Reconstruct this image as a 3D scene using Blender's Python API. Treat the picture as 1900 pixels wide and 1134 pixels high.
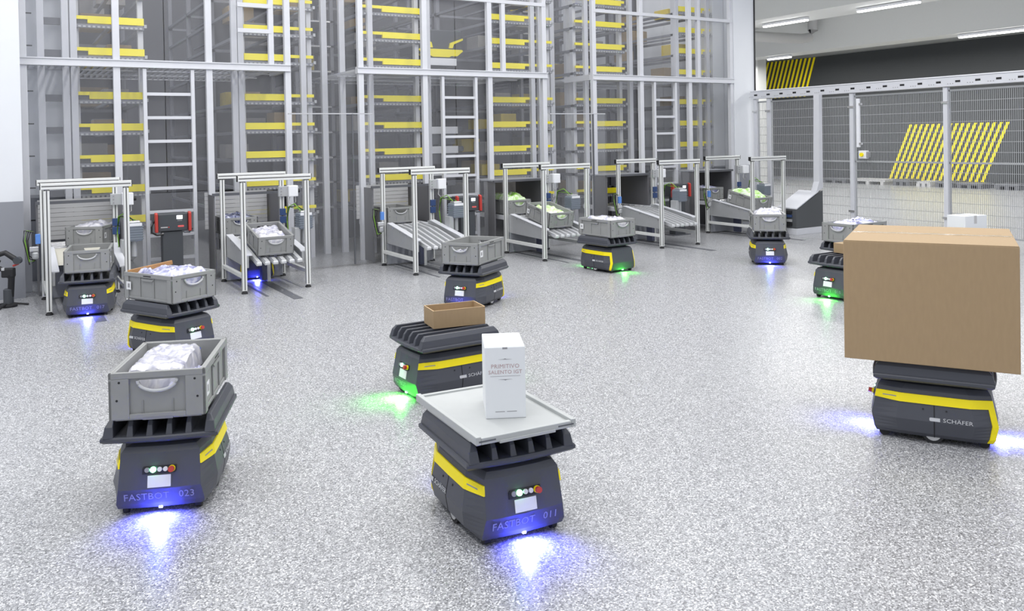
import bpy, bmesh, math, random
from mathutils import Vector, Matrix, noise
random.seed(7)
S = bpy.context.scene
for o in list(bpy.data.objects): bpy.data.objects.remove(o)
C = S.collection
R = math.radians

# ------------------------------------------------------------------ camera
YAW, PITCH, ROLL, F_PX, PY, CAM_H = 0.54649, 0.01429, -0.01793, 1558.13, 280.4, 1.55
def cam_matrix():
    sy, cy, sp, cp, sr, cr = math.sin(YAW), math.cos(YAW), math.sin(PITCH), math.cos(PITCH), math.sin(ROLL), math.cos(ROLL)
    f0, r0, u0 = Vector((sy, cy, 0)), Vector((cy, -sy, 0)), Vector((0, 0, 1))
    f = f0*cp - u0*sp; u = u0*cp + f0*sp
    r = r0*cr + u*sr; u2 = u*cr - r0*sr
    m = Matrix((r, u2, -f)).transposed().to_4x4(); m.translation = (0, 0, CAM_H)
    return m
cd = bpy.data.cameras.new('camera'); cam = bpy.data.objects.new('camera', cd); C.objects.link(cam)
cam.matrix_world = cam_matrix()
cd.sensor_fit = 'HORIZONTAL'; cd.sensor_width = 36.0; cd.lens = F_PX/1900*36
cd.shift_x = 0.0; cd.shift_y = -(567-PY)/1900
cd.clip_start = 0.05; cd.clip_end = 200
S.camera = cam

# ------------------------------------------------------------------ light
W = bpy.data.worlds.new('hall_ambient'); S.world = W; W.use_nodes = True
bg = W.node_tree.nodes['Background']; bg.inputs[0].default_value = (0.87, 0.905, 1.0, 1); bg.inputs[1].default_value = 0.62
S.view_settings.view_transform = 'Standard'; S.view_settings.look = 'None'
S.view_settings.exposure = 0.42; S.view_settings.gamma = 1; S.view_settings.use_curve_mapping = False
def area(name, loc, sx, sy, power, col=(1, 0.99, 0.97), rot=(0, 0, 0)):
    l = bpy.data.lights.new(name, 'AREA'); l.shape = 'RECTANGLE'; l.size = sx; l.size_y = sy; l.energy = power; l.color = col
    o = bpy.data.objects.new(name, l); C.objects.link(o); o.location = loc; o.rotation_euler = rot
    return o
for i, x in enumerate((-1.5, 1.6, 4.7, 7.8)):          # continuous ceiling light lines of the hall, out of view overhead
    area('ceiling_light_line', (x, 5.0, 5.6), 0.30, 9.0, 150)
for i, x in enumerate((13.5, 17.0, 20.5)):
    area('annexe_light_line', (x, 13.0, 3.8), 0.25, 14.0, 300)

for x in (2.06, 5.78, 9.52):                            # unseen lights added above the three aisles to brighten the rack interior
    area('aisle_fill_light', (x, 12.6, 6.6), .5, 4.5, 70)
# ------------------------------------------------------------------ materials
MATS = {}
def mat(name, col=(.5, .5, .5), rough=.5, metal=0.0, spec=.5, emit=None, estr=0, noise_amt=0.0, noise_scale=20, coat=0, bump=0):
    if name in MATS: return MATS[name]
    m = bpy.data.materials.new(name); m.use_nodes = True; nt = m.node_tree; b = nt.nodes['Principled BSDF']
    b.inputs['Base Color'].default_value = (*col, 1); b.inputs['Roughness'].default_value = rough
    b.inputs['Metallic'].default_value = metal; b.inputs['Specular IOR Level'].default_value = spec
    b.inputs['Coat Weight'].default_value = coat
    if emit: b.inputs['Emission Color'].default_value = (*emit, 1); b.inputs['Emission Strength'].default_value = estr
    if noise_amt or bump:
        tc = nt.nodes.new('ShaderNodeTexCoord'); n = nt.nodes.new('ShaderNodeTexNoise'); n.inputs['Scale'].default_value = noise_scale; n.inputs['Detail'].default_value = 4
        nt.links.new(tc.outputs['Object'], n.inputs['Vector'])
        if noise_amt:
            mx = nt.nodes.new('ShaderNodeMix'); mx.data_type = 'RGBA'
            a = tuple(c*(1-noise_amt) for c in col); c2 = tuple(min(1, c*(1+noise_amt)) for c in col)
            mx.inputs[6].default_value = (*a, 1); mx.inputs[7].default_value = (*c2, 1)
            nt.links.new(n.outputs['Fac'], mx.inputs[0]); nt.links.new(mx.outputs[2], b.inputs['Base Color'])
        if bump:
            bp = nt.nodes.new('ShaderNodeBump'); bp.inputs['Strength'].default_value = bump; bp.inputs['Distance'].default_value = .01
            nt.links.new(n.outputs['Fac'], bp.inputs['Height']); nt.links.new(bp.outputs[0], b.inputs['Normal'])
    MATS[name] = m; return m
shell   = mat('shell_dark_grey', (.066, .070, .085), .42, noise_amt=.06)
carrm   = mat('carrier_dark_grey', (.060, .064, .078), .38, noise_amt=.06)
black   = mat('black_plastic', (.012, .012, .014), .5)
rubber  = mat('rubber', (.02, .02, .022), .7)
yellow  = mat('signal_yellow', (.97, .80, .0), .42)
rackyel = mat('rack_yellow', (1.0, .86, .0), .45)
totem   = mat('tote_grey', (.285, .29, .285), .45, noise_amt=.05)
toteli  = mat('tote_light_lip', (.52, .53, .54), .4)
paper   = mat('label_paper', (.78, .79, .80), .6)
greyprt = mat('print_grey', (.30, .30, .31), .6)
alu     = mat('aluminium', (.78, .79, .77), .36, metal=.2, noise_amt=.04)
aludark = mat('aluminium_groove', (.10, .10, .10), .5, metal=.3)
steel   = mat('steel_grey', (.46, .47, .48), .38, metal=.35, noise_amt=.06)
steeld  = mat('steel_dark', (.13, .135, .15), .5, metal=.2, noise_amt=.08)
white   = mat('white_paint', (.80, .81, .84), .5)
postm   = mat('post_galvanised', (.64, .65, .685), .42, metal=.08, noise_amt=.05, noise_scale=8)
shelfm  = mat('shelf_steel', (.24, .245, .27), .5, metal=.2)
wallw   = mat('cladding_white', (.74, .76, .79), .55, noise_amt=.03, noise_scale=3)
wallg   = mat('cladding_grey', (.27, .28, .31), .45, noise_amt=.04, noise_scale=3)
darkwall = mat('wall_anthracite', (.038, .042, .045), .6, noise_amt=.08)
ceilm   = mat('ceiling_white', (.70, .71, .70), .7, noise_amt=.02)
interior = mat('interior_grey', (.105, .105, .115), .7, noise_amt=.1)
lampm   = mat('lamp_diffuser', (.9, .9, .9), .4, emit=(1, .99, .97), estr=9)
redm    = mat('red_plastic', (.48, .045, .035), .4)
orange  = mat('orange_plastic', (.85, .30, .02), .4)
greenled = mat('green_led', (.1, .9, .3), .3, emit=(.25, 1, .45), estr=14)
butwhite = mat('button_white', (.75, .76, .76), .4)
blueled = mat('blue_led', (.1, .1, 1), .3, emit=(.25, .28, 1), estr=25)
grnled2 = mat('green_floor_led', (.1, 1, .3), .3, emit=(.2, 1, .4), estr=25)
screenm = mat('screen_white', (.8, .8, .85), .3, emit=(.85, .9, 1), estr=1.6)
motorm  = mat('motor_blue_grey', (.20, .23, .27), .45)
bluebox = mat('blue_box', (.03, .06, .16), .4)
bluelit = mat('blue_pneumatic', (.10, .25, .65), .4)
cablem  = mat('cable_black', (.015, .015, .015), .5)
cableg  = mat('cable_green', (.16, .35, .03), .5)
silver  = mat('silver_fitting', (.7, .7, .7), .25, metal=.8)
letter  = mat('lettering_grey', (.30, .31, .36), .45)
logo    = mat('logo_light_grey', (.55, .56, .58), .5)
wood    = mat('wood_strip', (.42, .22, .08), .5)
cardtan = mat('stored_carton_tan', (.34, .25, .13), .75, noise_amt=.08)
cardgrey = mat('stored_carton_grey', (.30, .29, .28), .75, noise_amt=.08)
cardyel = mat('stored_bin_yellow', (.62, .48, .05), .6)
winered = mat('print_faded_red', (.50, .36, .36), .7)
whitecard = mat('white_card', (.80, .82, .83), .6)
traym   = mat('tray_light_grey', (.44, .455, .45), .4, noise_amt=.05)
consolem = mat('console_dark', (.055, .060, .068), .45)
flapm   = mat('flap_light_grey', (.52, .52, .52), .6)

def cardboard():
    m = mat('cardboard', (.42, .275, .125), .75); nt = m.node_tree; b = nt.nodes['Principled BSDF']
    tc = nt.nodes.new('ShaderNodeTexCoord'); w = nt.nodes.new('ShaderNodeTexNoise'); w.inputs['Scale'].default_value = 60; w.inputs['Detail'].default_value = 6
    mp = nt.nodes.new('ShaderNodeMapping'); mp.inputs['Scale'].default_value = (1, 1, .25)
    r = nt.nodes.new('ShaderNodeValToRGB'); r.color_ramp.elements[0].color = (.335, .235, .130, 1); r.color_ramp.elements[1].color = (.395, .280, .158, 1)
    nt.links.new(tc.outputs['Object'], mp.inputs[0]); nt.links.new(mp.outputs[0], w.inputs['Vector']); nt.links.new(w.outputs['Fac'], r.inputs[0]); nt.links.new(r.outputs[0], b.inputs['Base Color'])
    return m
card = cardboard()
cardedge = mat('cardboard_edge', (.60, .44, .26), .8)
tapem = mat('packing_tape', (.60, .46, .28), .18, coat=.6)

def floor_mat():
    m = bpy.data.materials.new('epoxy_flake_floor'); m.use_nodes = True; nt = m.node_tree; b = nt.nodes['Principled BSDF']
    tc = nt.nodes.new('ShaderNodeTexCoord')
    def vor(scale):
        v = nt.nodes.new('ShaderNodeTexVoronoi'); v.inputs['Scale'].default_value = scale; nt.links.new(tc.outputs['Object'], v.inputs['Vector'])
        s = nt.nodes.new('ShaderNodeSeparateColor'); nt.links.new(v.outputs['Color'], s.inputs[0]); return s.outputs[0]
    r1 = nt.nodes.new('ShaderNodeValToRGB'); nt.links.new(vor(190), r1.inputs[0]); r1.color_ramp.interpolation = 'CONSTANT'
    e = r1.color_ramp.elements; e[0].position = 0; e[0].color = (.035, .037, .042, 1); e[1].position = .20; e[1].color = (.20, .204, .215, 1)
    for p, c in ((.42, (.335, .34, .352, 1)), (.66, (.50, .505, .52, 1)), (.88, (.88, .885, .90, 1))):
        k = e.new(p); k.color = c
    r2 = nt.nodes.new('ShaderNodeValToRGB'); nt.links.new(vor(420), r2.inputs[0])
    r2.color_ramp.elements[0].color = (.15, .153, .163, 1); r2.color_ramp.elements[1].color = (.58, .585, .60, 1)
    mx = nt.nodes.new('ShaderNodeMix'); mx.data_type = 'RGBA'; mx.inputs[0].default_value = .38
    nt.links.new(r1.outputs[0], mx.inputs[6]); nt.links.new(r2.outputs[0], mx.inputs[7])
    nt.links.new(mx.outputs[2], b.inputs['Base Color'])
    n = nt.nodes.new('ShaderNodeTexNoise'); n.inputs['Scale'].default_value = 130; nt.links.new(tc.outputs['Object'], n.inputs['Vector'])
    bp = nt.nodes.new('ShaderNodeBump'); bp.inputs['Strength'].default_value = .25; bp.inputs['Distance'].default_value = .002
    nt.links.new(n.outputs['Fac'], bp.inputs['Height']); nt.links.new(bp.outputs[0], b.inputs['Normal'])
    b.inputs['Roughness'].default_value = .30; b.inputs['Specular IOR Level'].default_value = .5
    return m
floorm = floor_mat()

def glass_mat():
    m = bpy.data.materials.new('acrylic_screen'); m.use_nodes = True; nt = m.node_tree
    for n in list(nt.nodes): nt.nodes.remove(n)
    out = nt.nodes.new('ShaderNodeOutputMaterial'); t = nt.nodes.new('ShaderNodeBsdfTransparent'); t.inputs[0].default_value = (.985, .986, .99, 1)
    d = nt.nodes.new('ShaderNodeBsdfDiffuse'); d.inputs[0].default_value = (.80, .82, .88, 1)
    g = nt.nodes.new('ShaderNodeBsdfGlossy'); g.inputs['Roughness'].default_value = .32
    m1 = nt.nodes.new('ShaderNodeMixShader'); m1.inputs[0].default_value = .042
    m2 = nt.nodes.new('ShaderNodeMixShader'); lw = nt.nodes.new('ShaderNodeLayerWeight'); lw.inputs[0].default_value = .5; pw = nt.nodes.new('ShaderNodeMath'); pw.operation = 'POWER'; pw.inputs[1].default_value = 5; fr = nt.nodes.new('ShaderNodeMath'); fr.operation = 'MULTIPLY_ADD'; fr.inputs[1].default_value = .9; fr.inputs[2].default_value = .04
    nt.links.new(lw.outputs['Facing'], pw.inputs[0]); nt.links.new(pw.outputs[0], fr.inputs[0])
    nt.links.new(t.outputs[0], m1.inputs[1]); nt.links.new(d.outputs[0], m1.inputs[2])
    nt.links.new(fr.outputs[0], m2.inputs[0]); nt.links.new(m1.outputs[0], m2.inputs[1]); nt.links.new(g.outputs[0], m2.inputs[2])
    nt.links.new(m2.outputs[0], out.inputs[0]); return m
glass = glass_mat()

def bag_mat(name, c1, c2, c3):
    m = bpy.data.materials.new(name); m.use_nodes = True; nt = m.node_tree; b = nt.nodes['Principled BSDF']
    tc = nt.nodes.new('ShaderNodeTexCoord'); n = nt.nodes.new('ShaderNodeTexNoise'); n.inputs['Scale'].default_value = 9; n.inputs['Detail'].default_value = 6; n.inputs['Distortion'].default_value = 1.5
    r = nt.nodes.new('ShaderNodeValToRGB'); e = r.color_ramp.elements; e[0].position = .33; e[0].color = (*c1, 1); e[1].position = .62; e[1].color = (*c3, 1); k = e.new(.46); k.color = (*c2, 1)
    nt.links.new(tc.outputs['Object'], n.inputs['Vector']); nt.links.new(n.outputs['Fac'], r.inputs[0]); nt.links.new(r.outputs[0], b.inputs['Base Color'])
    b.inputs['Roughness'].default_value = .22; b.inputs['Coat Weight'].default_value = .5
    return m
bagw = bag_mat('bag_white', (.36, .36, .47), (.56, .56, .64), (.74, .73, .76))
bagb = bag_mat('bag_lavender', (.07, .07, .20), (.40, .41, .62), (.70, .70, .82))
bagg = bag_mat('bag_lime', (.35, .75, .10), (.62, .85, .40), (.84, .90, .80))
bagn = bag_mat('bag_navy', (.012, .016, .06), (.03, .04, .12), (.30, .32, .45))

# ------------------------------------------------------------------ mesh helpers
class MB:
    def __init__(s): s.v = []; s.f = []
    def quad(s, *p):
        k = len(s.v); s.v += [tuple(q) for q in p]; s.f.append(tuple(range(k, k+len(p)))); return s
    def add(s, vs, fs):
        k = len(s.v); s.v += [tuple(q) for q in vs]; s.f += [tuple(i+k for i in f) for f in fs]; return s
    def box(s, x0, x1, y0, y1, z0, z1, m=None):
        vs = [Vector(p) for p in ((x0, y0, z0), (x1, y0, z0), (x1, y1, z0), (x0, y1, z0), (x0, y0, z1), (x1, y0, z1), (x1, y1, z1), (x0, y1, z1))]
        if m is not None: vs = [m @ q for q in vs]
        return s.add(vs, [(3, 2, 1, 0), (4, 5, 6, 7), (0, 1, 5, 4), (1, 2, 6, 5), (2, 3, 7, 6), (3, 0, 4, 7)])
    def hexa(s, lo, hi):                              # two quads, bottom and top (ccw from above)
        return s.add(list(lo)+list(hi), [(3, 2, 1, 0), (4, 5, 6, 7), (0, 1, 5, 4), (1, 2, 6, 5), (2, 3, 7, 6), (3, 0, 4, 7)])
    def prism(s, poly, fn, a, b):                      # poly 2D extruded between a and b; fn(u,v,t)->xyz
        n = len(poly); vs = [fn(u, v, a) for u, v in poly]+[fn(u, v, b) for u, v in poly]
        fs = [tuple(range(n-1, -1, -1)), tuple(range(n, 2*n))]+[(i, (i+1) % n, n+(i+1) % n, n+i) for i in range(n)]
        return s.add(vs, fs)
    def loft(s, rings, cap=True):
        n = len(rings[0]); vs = [p for r in rings for p in r]; fs = []
        for k in range(len(rings)-1):
            for i in range(n): fs.append((k*n+i, k*n+(i+1) % n, (k+1)*n+(i+1) % n, (k+1)*n+i))
        if cap: fs += [tuple(range(n-1, -1, -1)), tuple(range((len(rings)-1)*n, len(rings)*n))]
        return s.add(vs, fs)
    def tube(s, pts, r, n=8):
        pts = [Vector(p) for p in pts]; rings = []
        for i, p in enumerate(pts):
            d = (pts[min(i+1, len(pts)-1)]-pts[max(i-1, 0)]).normalized()
            a = d.cross(Vector((0, 0, 1)) if abs(d.z) < .9 else Vector((1, 0, 0))).normalized(); b = a.cross(d)
            rr = r[i] if isinstance(r, (list, tuple)) else r
            rings.append([p+(a*math.cos(t)+b*math.sin(t))*rr for t in (2*math.pi*j/n for j in range(n))])
        return s.loft(rings)
    def build(s, name, m, parent=None, bevel=0, smooth=False, kind=None):
        me = bpy.data.meshes.new(name); me.from_pydata([tuple(v) for v in s.v], [], s.f)
        bm = bmesh.new(); bm.from_mesh(me); bmesh.ops.recalc_face_normals(bm, faces=bm.faces[:]); bm.to_mesh(me); bm.free()
        me.materials.append(m)
        if smooth:
            for p in me.polygons: p.use_smooth = True
            try: me.set_sharp_from_angle(angle=R(40))
            except Exception: pass
        o = bpy.data.objects.new(name, me); C.objects.link(o)
        if parent is not None: o.parent = parent
        if bevel:
            b = o.modifiers.new('bevel', 'BEVEL'); b.width = bevel; b.segments = 2; b.limit_method = 'ANGLE'; b.angle_limit = R(35)
        if kind: o['kind'] = kind
        return o
def thing(name, label, cat, loc=(0, 0, 0), rz=0, group=None):
    o = bpy.data.objects.new(name, None); C.objects.link(o); o.location = loc; o.rotation_euler = (0, 0, rz); o.empty_display_size = .1
    tag(o, label, cat, group); return o
def tag(o, label, cat, group=None):
    o['label'] = label; o['category'] = cat
    if group: o['group'] = group
    return o
def struct(o): o['kind'] = 'structure'; return o
def copy_tree(o, parent=None):
    c = o.copy(); C.objects.link(c); c.parent = parent
    if parent is not None: c.matrix_parent_inverse = o.matrix_parent_inverse.copy()
    for ch in (KIDS.get(o.name) or list(o.children)): copy_tree(ch, c)
    return c
KIDS = {}
def bx(name, m, parent, x0, x1, y0, y1, z0, z1, bevel=0): return MB().box(x0, x1, y0, y1, z0, z1).build(name, m, parent, bevel)
def text(name, body, size, m, parent, mw, align='CENTER', ext=.0006, space=1.0):
    cu = bpy.data.curves.new(name, 'FONT'); cu.body = body; cu.size = size; cu.align_x = align; cu.align_y = 'CENTER'; cu.extrude = ext; cu.space_character = space; cu.resolution_u = 2
    t = bpy.data.objects.new(name+'_tmp', cu); C.objects.link(t); dg = bpy.context.evaluated_depsgraph_get(); dg.update()
    me = bpy.data.meshes.new_from_object(t.evaluated_get(dg)); bpy.data.objects.remove(t); me.transform(mw); me.materials.clear(); me.materials.append(m)
    me.name = name; o = bpy.data.objects.new(name, me); C.objects.link(o); o.parent = parent; return o
def frame(origin, u, n):                              # local x=u, y=n x u, z=n
    u = Vector(u).normalized(); n = Vector(n).normalized(); v = n.cross(u).normalized(); u = v.cross(n)
    m = Matrix((u, v, n)).transposed().to_4x4(); m.translation = origin; return m
def disc(mb, m, x, y, r, z0, z1, n=14):
    rings = [[m @ Vector((x+r*math.cos(2*math.pi*i/n), y+r*math.sin(2*math.pi*i/n), z)) for i in range(n)] for z in (z0, z1)]
    return mb.loft(rings)

# ------------------------------------------------------------------ the setting
XF, XW = 11.2, 23.0                                    # mesh fence plane, far wall plane
struct(MB().box(-6, 30, -5, 32, -.12, 0).build('floor', floorm))
def cladding(name, x0, x1, y0, y1, zs, ztop):
    w = struct(bx(name, wallw, None, x0, x1, y0, y1, zs, ztop))
    bx('lower_cladding', wallg, w, x0, x1, y0-.004, y1, 0, zs); return w
cladding('wall_left', -6, .185, 10.03, 10.16, 1.0, 7)
cladding('wall_rack_end', .19, .735, 11.22, 11.30, 1.0, 7)
cladding('wall_rack_side', 10.92, 11.19, 10.98, 11.06, 1.0, 7)
cladding('wall_corner', 10.80, 11.29, 10.36, 10.46, 1.03, 7)
struct(bx('trim_1', black, None, 11.29, 11.31, 10.34, 10.5, 0, 7))
struct(bx('wall_back', interior, None, -2, 11.3, 18.0, 18.1, 0, 7))
struct(bx('wall_rack_right', wallw, None, 11.20, 11.29, 10.47, 18.0, 0, 7))
fw = struct(bx('wall_far', darkwall, None, XW, XW+.2, 2, 30, 0, 4.08))
struct(bx('wall_far_upper', ceilm, None, XW+.25, XW+.45, 2, 30, 0, 6.2))
struct(bx('wall_annexe_end', ceilm, None, 11.3, XW+.2, 24.5, 24.7, 0, 6.2))
# yellow slanted stripes on the far wall: each stripe one thin plate
def stripes(y_hi, y_lo, z0, z1, n, lean, w):
    for i in range(n):
        y = y_hi+(y_lo-y_hi)*i/(n-1)
        MB().prism([(y, z0), (y-w, z0), (y-w-lean, z1), (y-lean, z1)], lambda u, v, t: (t, u, v), XW-.012, XW-.001).build('stripe', yellow, fw)
stripes(15.85, 13.05, .08, 1.77, 17, .73, .085)
stripes(20.9, 18.95, 2.80, 4.07, 12, .42, .075)
struct(bx('baseboard_far', wallg, None, XW-.05, XW-.001, 2, 24.4, 0, .07))
# low plinth blocks standing along the foot of the far wall
for i, (y, l, h, dk) in enumerate(((17.2, .9, .14, 1), (16.0, 1.2, .16, 0), (14.9, .5, .18, 1), (14.2, .4, .15, 0), (13.6, .5, .17, 1), (12.9, .7, .15, 1), (11.9, .6, .16, 1))):
    t = thing('floor_pallet', ['first', 'second', 'third', 'fourth', 'fifth', 'sixth', 'seventh'][i]+' low pallet from the left along the far striped wall', 'pallet', (XW-.5, y, 0), 0, 'pallets along the far wall')
    mm = steeld if dk else flapm
    bx('deck', mm, t, -.3, .3, -l/2, l/2, h*.55, h, .005)
    for s in (-1, 0, 1): bx('block', mm, t, -.3, .3, s*l*.4-.05, s*l*.4+.05, 0, h*.55)
# ceiling of the annexe
ce = struct(bx('ceiling', ceilm, None, 11.3, XW+.4, 2, 25, 5.25, 5.4))
struct(bx('trim_2', ceilm, None, 16.3, 17.7, 2, 24.4, 4.43, 5.24))
struct(bx('trim_3', ceilm, None, 20.2, 21.0, 2, 24.4, 3.96, 5.24))
struct(bx('trim_4', ceilm, None, 12.2, 12.9, 2, 24.4, 4.55, 5.24))
struct(bx('column_annexe', ceilm, None, 21.2, 21.6, 19.3, 19.8, 0, 5.2))
def linear_lamp(x, y0, y1, z, label):
    t = thing('linear_lamp', label, 'lamp', (x, (y0+y1)/2, z), 0, 'linear ceiling lamps'); l = abs(y1-y0)/2
    bx('housing', white, t, -.06, .06, -l, l, .0, .06, .006)
    MB().prism([(-.05, 0), (-.045, -.03), (.045, -.03), (.05, 0)], lambda u, v, s: (u, s, v), -l+.02, l-.02).build('diffuser', lampm, t)
    for s in (-.6, .6): bx('bracket', steel, t, -.015, .015, s*l-.02, s*l+.02, .06, .07)
linear_lamp(17.0, 15.25, 13.85, 4.36, 'short glowing linear lamp nearest the white cladding corner')
linear_lamp(17.0, 12.45, 10.9, 4.36, 'glowing linear lamp at the top edge of the picture')
linear_lamp(20.45, 12.1, 9.6, 3.89, 'linear lamp hanging below the long ceiling beam, beside the dark wall')
linear_lamp(20.45, 18.2, 17.3, 3.89, 'small linear lamp just above the black and yellow striped wall')
p = MB(); p.tube([(13.0, 16.05, 4.16), (19.4, 16.05, 4.24), (19.75, 16.05, 4.30), (19.9, 16.05, 4.5), (19.9, 16.05, 5.24)], .14, 14)
o = p.build('ventilation_pipe', flapm, None, smooth=True); tag(o, 'thick grey pipe with a bend under the annexe ceiling beside the lamp', 'pipe')

# ------------------------------------------------------------------ mesh fence
YS = [10.22, 9.93, 8.30, 6.80, 5.30]
fence = thing('mesh_fence', 'wire mesh safety fence running from the white cladding corner to the right edge', 'fence', (XF, 7.75, 0))
wirem = mat('wire_galvanised', (.44, .45, .46), .45, metal=.2)
for i in range(4):
    yc = (YS[i]+YS[i+1])/2-7.75; l = abs(YS[i]-YS[i+1])/2-.03
    m = MB()
    for z in (.12, 1.10, 2.10): m.box(-.012, .012, yc-l, yc+l, z, z+.025)
    for q in (-1, 1): m.box(-.012, .012, yc+q*l-.012, yc+q*l+.012, .12, 2.12)
    pf = m.build('fence_panel', steel, fence)
    m = MB(); n = int(2*l/.026)
    for k in range(n+1): y = yc-l+2*l*k/n; m.box(-.0026, .0026, y-.0028, y+.0028, .14, 2.10)
    for k in range(14): z = .28+k*.14; m.box(-.006, -.0026, yc-l, yc+l, z-.003, z+.003)
    m.build('wire_mesh', wirem, pf, kind='stuff')
for i, y in enumerate(YS[:4]):
    y -= 7.75
    pp = bx('fence_post', postm, fence, -.055, .015, y-.032, y+.032, 0.01, 2.16, .004); bx('foot_plate', steeld, pp, -.10, .06, y-.06, y+.06, 0, .01)
    for z in (.35, 1.95): bx('clamp', silver, pp, -.07, -.055, y-.05, y+.05, z-.015, z+.015)
t = thing('cable_tray', 'long perforated pale cable tray along the top of the mesh fence', 'cable tray', (XF-.03, 7.7, 2.165))
bx('channel', postm, t, -.05, .05, -2.9, 2.6, 0, .13, .004)
bx('lid_edge', white, t, -.06, .06, -2.9, 2.6, .13, .145)
for i in range(20):
    y = -2.75+i*.275; bx('slot', black, t, -.0515, -.0505, y-.035, y+.035, .05, .078)
    for k in (.07, .105, .14): bx('hole', greyprt, t, -.0515, -.0505, y+k-.006, y+k+.006, .03, .042)
t = thing('sensor_conduit', 'slim white vertical sensor bar fixed to the mesh fence', 'sensor', (XF-.06, 8.17, 1.33))
bx('bar', white, t, -.02, .02, -.025, .025, 0, .74, .006)
for z in (.04, .64): bx('clip', silver, t, -.025, .02, -.06, -.025, z, z+.03)
t = thing('switch_box', 'small white switch box with a yellow knob on the mesh fence', 'switch', (XF-.06, 8.07, 1.16))
bx('housing', white, t, -.03, .03, -.05, .08, 0, .12, .006); bx('side_cover', greyprt, t, -.031, .03, -.085, -.05, .02, .10, .004)
disc(MB(), frame((-.03, .02, .06), (0, -1, 0), (-1, 0, 0)), 0, 0, .03, 0, .025).build('knob', yellow, t)
# slanted door housing
t = thing('door_housing', 'grey door housing with slanted top and tall pale column before the mesh fence', 'housing', (10.36, 8.70, 0))
prof = [(0, .10), (.61, .10), (.61, .62), (.565, .74), (.01, .41), (0, .40)]
MB().prism([(0, .10), (.61, .10), (.61, .66), (0, .40)], lambda u, v, s: (u, s, v), 0, .36).build('cabinet', mat('housing_dark', (.075, .08, .085), .45), t, .006)
MB().prism([(-.005, .395), (.50, .64), (.50, .66), (-.005, .415)], lambda u, v, s: (u, s, v), -.01, .37).build('slanted_cover', postm, t, .004)
MB().prism([(.45, .625), (.62, .70), (.62, 2.16), (.54, 2.16), (.52, .80)], lambda u, v, s: (u, s, v), -.005, .10).build('column', postm, t, .004)
bx('plinth', postm, t, 0, .612, -.004, .362, 0, .10, .003)
for k, z in enumerate((.14, .20, .27, .33)): bx('connector', [black, steel, bluebox, black][k], t, -.03, 0, .08, .22, z, z+.04, .003)

# ------------------------------------------------------------------ high rack behind the screens
LV = [.63, 1.0, 1.365, 1.735, 2.11, 2.63, 3.0, 3.365, 3.73]
YR = 11.0
def rack(name, label, xs0, xf0, xf1, xs1, depth=5.5):
    """front beams: full height between xf0 and xf1, half height out to xs0 / xs1"""
    t = thing(name, label, 'rack', (xf0, YR, 0), 0, 'shuttle racks behind the acrylic screens')
    a, b = xs0-xf0, xs1-xf0; w = xf1-xf0
    for z in LV:
        m = MB()
        if a < -.01: m.box(a, 0, 0, .03, z+.045, z+.085)
        m.box(0, w, -.006, .03, z, z+.085)
        if b > w+.01: m.box(w, b, 0, .03, z+.045, z+.085)
        y = m.build('yellow_beam', rackyel, t)
        s = MB().box(a, b, .0, .05, z-.055, z-.012)
        s.build('beam_support', shelfm, t)
        n = max(3, int((b-a)/.05)); g = MB()
        for i in range(n): g.box(a+(b-a)*i/n, a+(b-a)*(i+.55)/n, -.012, 0, z-.05, z-.03)
        g.build('perforated_edge', steel, t, kind='stuff')
        for s_ in (a, b-.05): bx('shelf_rail', shelfm, t, s_, s_+.05, .05, depth, z-.06, z-.02)
        bx('shelf_rail', shelfm, t, (a+b)/2-.02, (a+b)/2+.02, .05, depth, z-.05, z-.02)
        bx('bracket', steel, t, b, b+.03, -.02, .0, z-.03, z+.01)
    for k in range(4):
        y = .08+k*1.75
        for s_ in (a, b-.06): bx('upright', shelfm if k else postm, t, s_, s_+.06, y, y+.08, 0, 6.5)  # deeper uprights take a darker steel: dimness inside the rack put into colour
        if k: 
            for z in LV[::2]: bx('cross_beam', shelfm, t, a, b, y, y+.04, z-.09, z-.05)
    bx('shade_backing', interior, t, a, b, 2.0, 2.02, 0, 6.4)  # added dark sheet standing in for the shade deep in the bays
    return t
racks = [('A', .75, .90, 1.51, 1.51, 'shuttle rack left of the first aisle, behind the leftmost conveyor'),
         ('B', 2.66, 2.69, 3.22, 3.60, 'shuttle rack right of the first aisle, behind the second conveyor'),
         ('C', 4.28, 4.60, 5.19, 5.19, 'shuttle rack left of the middle aisle, behind the third conveyor'),
         ('D', 6.35, 6.35, 6.95, 7.46, 'shuttle rack right of the middle aisle, behind the fourth conveyor'),
         ('E', 7.92, 8.31, 8.86, 8.93, 'shuttle rack left of the last aisle, behind the fifth conveyor'),
         ('F', 10.09, 10.09, 10.69, 10.88, 'shuttle rack right of the last aisle, next to the white cladding')]
for k, a, b, c, d, lab in racks: rack('storage_rack', lab, a, b, c, d)
# stored cartons: each stands on the shelf rails
cn = 0
for ri, (k, a, b, c, d, lab) in enumerate(racks):
    for li, z in enumerate(LV):
        for j in range(2):
            if random.random() < .30: continue
            w = random.uniform(.26, .38); y = YR+.35+j*.95+random.uniform(0, .4); x = random.uniform(min(a, b)+.08, max(a+.1, d-w-.06)); h = random.uniform(.16, .26)
            mm = random.choice([cardtan, cardtan, cardgrey, cardgrey, cardyel])
            o = MB().box(0, w, 0, .38, 0, h).build('stored_carton', mm, None, .006); o.location = (x, y, z-.02)
            col = {'stored_carton_tan': 'tan', 'stored_carton_grey': 'grey', 'stored_bin_yellow': 'yellow'}[mm.name]
            tag(o, '%s %s carton on the %s level of the %s' % (['front', 'rear'][j], col, ['first', 'second', 'third', 'fourth', 'fifth', 'sixth', 'seventh', 'eighth', 'ninth'][li], lab.split(',')[0].replace('shuttle ', '')), 'carton', 'stored cartons')
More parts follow.
